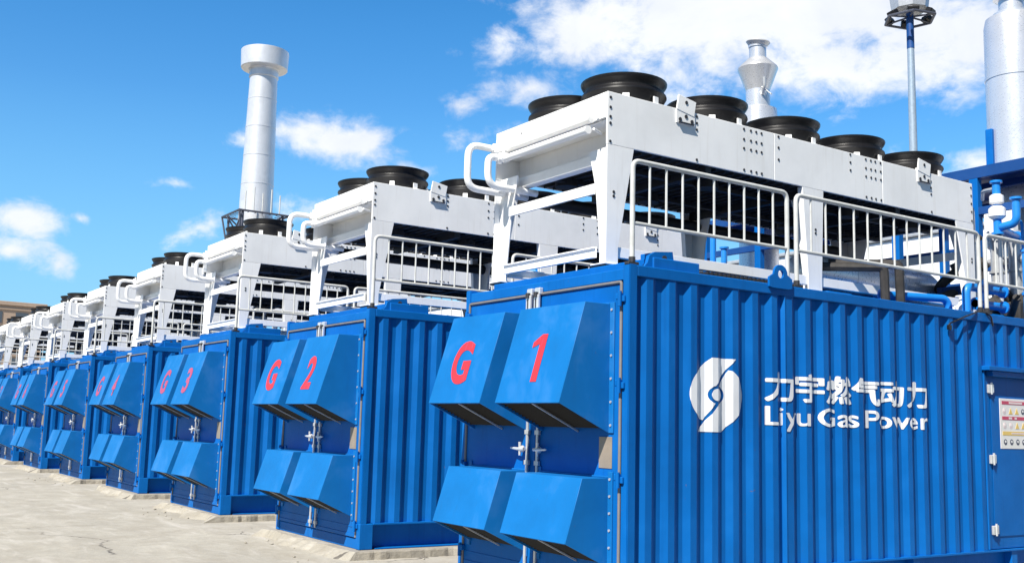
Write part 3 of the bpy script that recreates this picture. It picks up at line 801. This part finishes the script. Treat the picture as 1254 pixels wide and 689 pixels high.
# exhaust stacks
def ring_pts(prof, c, m, name, parent, seg=40): return MB().lathe(prof, c, seg).done(name, m, parent)
st = thing('exhaust_stack', 'wide white clad exhaust stack rising through the blue platform', 'stack', (-1.555, 8.3, 0))
ring_pts([(.37, 2.66), (.37, 6.35), (.378, 6.35), (.378, 6.40), (.37, 6.40), (.37, 7.12), (.345, 7.24), (.22, 7.30)], (0, 0, 0), STACKM, 'shell', st)
ring_pts([(.22, 7.27), (.24, 7.29), (.24, 7.32), (.165, 7.33), (.165, 7.52), (.235, 7.54), (.235, 7.57), (.165, 7.58), (.165, 8.5), (.19, 8.5)], (0, 0, 0), STACKM, 'neck', st)
MB().box(-.22, -.12, -.40, -.32, 5.0, 5.62, .01).done('access_panel', BLUE, st)
ring_pts([(.42, 4.0), (.42, 4.45), (.39, 4.5), (.39, 3.95)], (0, 0, 0), STEEL, 'collar', st)
st = thing('exhaust_stack', 'white exhaust stack with flared rain hood and dark outlet above the fans', 'stack', (-6.28, 8.3, 0))
ring_pts([(.34, 2.66), (.34, 6.9), (.325, 7.05), (.21, 7.10), (.21, 7.45)], (0, 0, 0), STACKM, 'shell', st)
ring_pts([(.205, 7.38), (.215, 7.42), (.355, 7.80), (.345, 7.83), (.18, 7.99), (.15, 8.0), (.15, 8.26), (.165, 8.27), (.165, 8.20)], (0, 0, 0), STACKM, 'rain_hood', st)
MB().lathe([(.16, 0), (.215, .07), (.20, .09), (.13, .03)], (0, 0, 8.23), 28, tilt=Matrix.Rotation(rad(8), 3, 'Y')).done('outlet', STEEL, st)
MB().tube([(.20, -.10, 7.28), (.30, -.16, 7.38), (.30, -.16, 7.55)], .025, 8, .05).tube([(.18, -.1, 7.42), (.42, -.12, 7.22)], .012, 6).done('drain_pipe', STEEL, st)
# tall chimney behind the row
cx, cy = -44.8, 13.2
D = math.hypot(cx - 6.222, cy + 5.313)
ch = thing('tall_chimney', 'tall white chimney with wide collar on top and a steel gallery at its foot', 'chimney', (cx, cy, 0))
zg = 11.6
MB().lathe([(.90, -.05), (.90, zg - 1), (.85, zg + .3), (.70, 19.0), (.72, 19.5)], (0, 0, 0), 48).done('shaft', STACKW, ch)
for z_ in (13.2, 14.7, 16.2, 17.7):
    r0 = .85 - .15 * (z_ - 11.9) / 7.1; MB().lathe([(r0 - .01, z_), (r0 + .012, z_ + .01), (r0 + .012, z_ + .05), (r0 - .01, z_ + .06)], (0, 0, 0), 48).done('flange_ring', STACKW, ch)
MB().lathe([(.715, 18.9), (.75, 18.93), (.75, 19.3), (.80, 19.36), (1.15, 19.38), (1.19, 19.42), (1.225, 20.25), (1.22, 20.34), (1.12, 20.36), (.9, 20.3)], (0, 0, 0), 48).done('collar', STACKW, ch)
gal = MB()
gw = 1.04
for sx in (-1, 1):
    for sy in (-1, 1):
        gal.tube([(sx * gw, sy * gw, -.09), (sx * gw, sy * gw, zg + .05)], .07, 6)
        gal.tube([(sx * gw, sy * gw, zg - 1.6), (sx * gw * 1.25, sy * gw * 1.25, zg)], .05, 6)
for z_ in (2.5, 5.5, 8.5, zg - 1.7):
    for a, b in (((-1, -1), (1, -1)), ((1, -1), (1, 1)), ((1, 1), (-1, 1)), ((-1, 1), (-1, -1))):
        gal.tube([(a[0] * gw, a[1] * gw, z_), (b[0] * gw, b[1] * gw, z_)], .05, 6)
        gal.tube([(a[0] * gw, a[1] * gw, z_), (b[0] * gw, b[1] * gw, z_ + (1.7 if z_ > 9 else 3))], .045, 6)
gx = gw * 1.25
for a, b in (((-1, -1), (1, -1)), ((1, -1), (1, 1)), ((1, 1), (-1, 1)), ((-1, 1), (-1, -1))):
    gal.tube([(a[0] * gx, a[1] * gx, zg), (b[0] * gx, b[1] * gx, zg)], .055, 6)
for i in range(7):
    a_ = -gx + (i + .5) * 2 * gx / 7; gal.tube([(a_, -gx, zg), (a_, -gx + .42, zg)], .02, 5); gal.tube([(a_, gx, zg), (a_, gx - .42, zg)], .02, 5); gal.tube([(-gx, a_, zg), (-gx + .42, a_, zg)], .02, 5); gal.tube([(gx, a_, zg), (gx - .42, a_, zg)], .02, 5)
gal.done('steel_gallery', TOWER, ch)
for q_ in range(5):
    MB().tube([(gx - .1, -gx + .3 + q_ * .45, zg), (gx - .1, -gx + .3 + q_ * .45, zg + 1.0 + .25 * (q_ % 2))], .035, 6).done('gallery_post', GALV, ch)

# floodlight mast
mx, my = -22.7 + .0, 27.6 + 9.2 + .0
Dm = 44.0; az = rad(-34.62); mx, my = 6.222 + Dm * math.sin(az), -5.313 + Dm * math.cos(az)
zt = 1.42 + Dm * math.tan(rad(20.95))
ms = thing('floodlight_mast', 'slender high mast with hexagonal floodlight ring at its top', 'light mast', (mx, my, 0))
MB().tube([(0, 0, -.09), (0, 0, zt * .6), (0, 0, zt - .6)], [.26, .17, .135], 16).done('pole', MASTM, ms)
MB().tube([(0, 0, zt - 1.25), (0, 0, zt + .25)], .15, 12).done('pole_head', NAVY, ms)
rg = MB(); hexp = [(1.02 * math.cos(rad(60 * i + 14)), 1.02 * math.sin(rad(60 * i + 14)), zt) for i in range(7)]
for a, b in zip(hexp, hexp[1:]): rg.tube([a, b], .055, 6); rg.tube([(0, 0, zt + .1), a], .04, 6)
rg.done('lamp_ring', TOWER, ms)
for i in range(6):
    a = rad(60 * i + 14)
    M_ = Matrix.Translation((.82 * math.cos(a), .82 * math.sin(a), zt + .14)) @ Matrix.Rotation(a, 4, 'Z') @ Matrix.Rotation(rad(28), 4, 'Y')
    MB().box(-.12, .14, -.22, .22, -.10, .12, .03, mtx=M_).done('floodlight', BLACK, ms)
MB().lathe([(.55, zt + .32), (.72, zt + .38), (.80, zt + 1.0), (.6, zt + 1.2), (.1, zt + 1.25)], (0, 0, 0), 8).done('head_cover', LAMPM, ms)

# white plant hall behind the row
ph = thing('plant_hall', 'long low white plant hall glimpsed under the coolers behind the row', 'building', (0, 16.0, -.09))
w_ = MB(); w_.box(-38, 5, .0, 9, 0, 6.1, .02); w_.done('wall', WHITE, ph)
w_ = MB(); w_.box(-38.2, 5.2, -.08, 9.2, 6.11, 6.2, .02); w_.done('roof', STEEL, ph)
for i in range(9): MB().box(-35 + i * 4.54, -33.2 + i * 4.54, -.03, .05, 1.0, 2.3, .0).done('window', PANE, ph)
# far building
bd = 150.0
def far_pt(azd, d): return 6.222 + d * math.sin(rad(azd)), -5.313 + d * math.cos(rad(azd))
bx, by = far_pt(-86, bd)
bl = thing('brick_building', 'distant beige brick building beyond the far end of the row', 'building', (bx, by, -.09))
bl.rotation_euler = (0, 0, rad(4))
w_ = MB(); bw = 17.5; bh = 14.75
w_.box(-6, 6, -24, 14.5, 0, bh, .05); w_.box(-6.2, 6.25, -24.2, 14.7, bh, bh + .5, .03)
for fl in range(5): w_.box(5.98, 6.12, -24, 14.5, 2.9 * fl + 2.6, 2.9 * fl + 2.85, .02)
w_.done('wall', BROWN, bl)
for fl in range(5):
    for i in range(12):
        MB().box(5.99, 6.06, -22.5 + i * 3.05, -21.0 + i * 3.05, 2.9 * fl + .9, 2.9 * fl + 2.3, 0).done('window', PANE, bl)

# ------------------------------------------------------------------ sky, sun, camera
SUN = Vector((.44, -1.0, 1.22)).normalized()
EL = math.asin(SUN.z); ROT = math.atan2(SUN.x, SUN.y)
w = bpy.data.worlds.new('World'); sc.world = w; w.use_nodes = True
nt = w.node_tree; bg = nt.nodes['Background']
sky = N(nt, 'ShaderNodeTexSky', sky_type='NISHITA'); sky.sun_disc = False
sky.sun_elevation = EL; sky.sun_rotation = ROT; sky.air_density = 1.0; sky.dust_density = .6; sky.ozone_density = 2.0
hs = N(nt, 'ShaderNodeHueSaturation'); hs.inputs['Saturation'].default_value = 1.42; hs.inputs['Value'].default_value = 1.33
nt.links.new(sky.outputs[0], hs.inputs['Color'])
tc = N(nt, 'ShaderNodeTexCoord'); gen = tc.outputs['Generated']
sep = N(nt, 'ShaderNodeSeparateXYZ'); nt.links.new(gen, sep.inputs[0])
def M(op, a, b=None, c=None):
    n = N(nt, 'ShaderNodeMath', operation=op)
    for i, v in enumerate((a, b, c)):
        if v is None: continue
        if isinstance(v, (int, float)): n.inputs[i].default_value = v
        else: nt.links.new(v, n.inputs[i])
    return n.outputs[0]
azn = M('MULTIPLY', M('ARCTAN2', sep.outputs['X'], sep.outputs['Y']), 180 / PI)
eln = M('MULTIPLY', M('ARCSINE', sep.outputs['Z']), 180 / PI)
mp = N(nt, 'ShaderNodeMapping'); mp.inputs['Scale'].default_value = (1, 1, 1.5); nt.links.new(gen, mp.inputs['Vector'])
n1 = noise_n(nt, mp.outputs[0], 7, 9, .60, .35); n2 = noise_n(nt, mp.outputs[0], 24, 8, .62, .25); n3 = noise_n(nt, mp.outputs[0], 2.3, 6, .55, .2)
def blob(az_, el_, ra, re, rot=0, gain=1.0):
    a = M('SUBTRACT', azn, az_); e = M('SUBTRACT', eln, el_); c, s = math.cos(rad(rot)), math.sin(rad(rot))
    u = M('DIVIDE', M('ADD', M('MULTIPLY', a, c), M('MULTIPLY', e, s)), ra)
    v = M('DIVIDE', M('SUBTRACT', M('MULTIPLY', e, c), M('MULTIPLY', a, s)), re)
    d = M('SQRT', M('ADD', M('MULTIPLY', u, u), M('MULTIPLY', v, v)))
    return M('MULTIPLY', M('SUBTRACT', 1.0, d), gain)
BLOBS = [  # azimuth, elevation, half width, half height, tilt, gain
    (-41, 22.6, 16, 4.4, 0, 2.4), (-32.5, 19.6, 8, 3.2, 0, 1.7), (-52, 21.0, 6.5, 2.0, 6, 1.5), (-45, 19.3, 7, 1.7, 0, .9), (-38.5, 19.2, 9, 2.6, 0, 1.3),
    (-55.3, 18.2, 3.4, 1.3, 6, 1.4), (-58.8, 17.2, 2.0, .8, 0, .9), (-58.2, 15.4, 1.6, .9, 0, .55), (-55, 16.2, 3, .8, 10, .5),
    (-65.7, 15.0, 5.0, 1.6, -7, 1.7), (-61.6, 13.7, 2.2, .7, -14, .9), (-70.7, 14.6, .9, .4, 0, .6),
    (-81.2, 9.4, 2.4, 1.1, 0, 1.5), (-81.8, 7.9, 2.7, .9, 0, 1.3), (-79.6, 7.4, 1.2, .9, 0, 1.1), (-78.8, 9.8, .6, .42, 0, .9),
    (-74.3, 12.0, 1.4, .42, 0, .95), (-72.8, 9.9, 1.8, .5, 30, .6), (-66, 11.2, 3, .7, -8, .4), (-31.5, 13.6, 3, 1.0, 6, .8), (-37, 13.6, 3.0, .8, 0, .6),
    (-115, 14, 10, 3, 0, .8), (-8, 24, 12, 5, 0, .8), (20, 14, 18, 4, 0, .6)]
acc = None
for b_ in BLOBS:
    o = blob(*b_); acc = o if acc is None else M('MAXIMUM', acc, o)
acc = M('MAXIMUM', acc, -1.2)
nz = M('ADD', M('MULTIPLY', M('SUBTRACT', n1, .5), 1.9), M('MULTIPLY', M('SUBTRACT', n2, .5), 3.0))
den = M('ADD', acc, nz)
mr = N(nt, 'ShaderNodeMapRange', interpolation_type='SMOOTHSTEP'); mr.inputs[1].default_value = -.1; mr.inputs[2].default_value = 1.25
nt.links.new(den, mr.inputs[0])
shade = N(nt, 'ShaderNodeMapRange'); shade.inputs[1].default_value = .3; shade.inputs[2].default_value = .7; nt.links.new(n1, shade.inputs[0])
ccol = mixc(nt, shade.outputs[0], (5.9, 6.2, 6.8), (7.6, 7.7, 7.9))
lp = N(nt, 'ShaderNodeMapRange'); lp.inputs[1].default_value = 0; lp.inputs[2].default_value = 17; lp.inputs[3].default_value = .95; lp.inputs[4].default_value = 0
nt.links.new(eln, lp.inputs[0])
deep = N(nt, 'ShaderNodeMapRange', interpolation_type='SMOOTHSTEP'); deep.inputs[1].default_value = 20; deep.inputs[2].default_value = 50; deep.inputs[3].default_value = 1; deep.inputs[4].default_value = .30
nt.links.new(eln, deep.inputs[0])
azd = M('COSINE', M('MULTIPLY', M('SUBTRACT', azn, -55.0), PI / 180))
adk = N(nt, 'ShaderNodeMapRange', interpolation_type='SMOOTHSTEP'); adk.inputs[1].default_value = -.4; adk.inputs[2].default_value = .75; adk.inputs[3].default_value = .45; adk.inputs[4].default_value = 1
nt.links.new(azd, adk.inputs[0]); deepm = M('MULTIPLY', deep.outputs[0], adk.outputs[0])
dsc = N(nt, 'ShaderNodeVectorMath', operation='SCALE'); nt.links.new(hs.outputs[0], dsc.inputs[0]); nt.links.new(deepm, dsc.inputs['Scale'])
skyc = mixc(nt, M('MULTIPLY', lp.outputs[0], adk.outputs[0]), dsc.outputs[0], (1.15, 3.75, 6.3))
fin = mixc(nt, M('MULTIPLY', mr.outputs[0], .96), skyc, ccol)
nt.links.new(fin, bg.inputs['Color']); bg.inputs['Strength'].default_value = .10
sl = bpy.data.lights.new('Sun', 'SUN'); sl.energy = 5.0; sl.angle = rad(.5); sl.color = (1, .955, .87)
so = bpy.data.objects.new('Sun', sl); COL.objects.link(so); so.rotation_euler = SUN.to_track_quat('Z', 'Y').to_euler(); so.location = (10, -20, 30)

cy_ = sc.cycles; cy_.max_bounces = 6; cy_.diffuse_bounces = 3; cy_.glossy_bounces = 3; cy_.caustics_reflective = False; cy_.caustics_refractive = False
w.cycles.sampling_method = 'MANUAL'; w.cycles.sample_map_resolution = 512
cam = bpy.data.cameras.new('Camera'); co = bpy.data.objects.new('Camera', cam); COL.objects.link(co)
r_ = Vector((.56231104, .82652244, .02582537)); u_ = Vector((.09747554, -.09726405, .99047374)); f_ = Vector((-.82116065, .55443698, .13525837))
co.matrix_world = Matrix(((r_.x, u_.x, -f_.x, 6.222), (r_.y, u_.y, -f_.y, -5.3131), (r_.z, u_.z, -f_.z, 1.4215), (0, 0, 0, 1)))
cam.sensor_width = 36; cam.lens = 36 * 1281.47 / 1254; cam.clip_start = .05; cam.clip_end = 3000
sc.camera = co
vs = sc.view_settings; vs.view_transform = 'Standard'; vs.look = 'None'; vs.exposure = .55; vs.gamma = 1; vs.use_curve_mapping = False
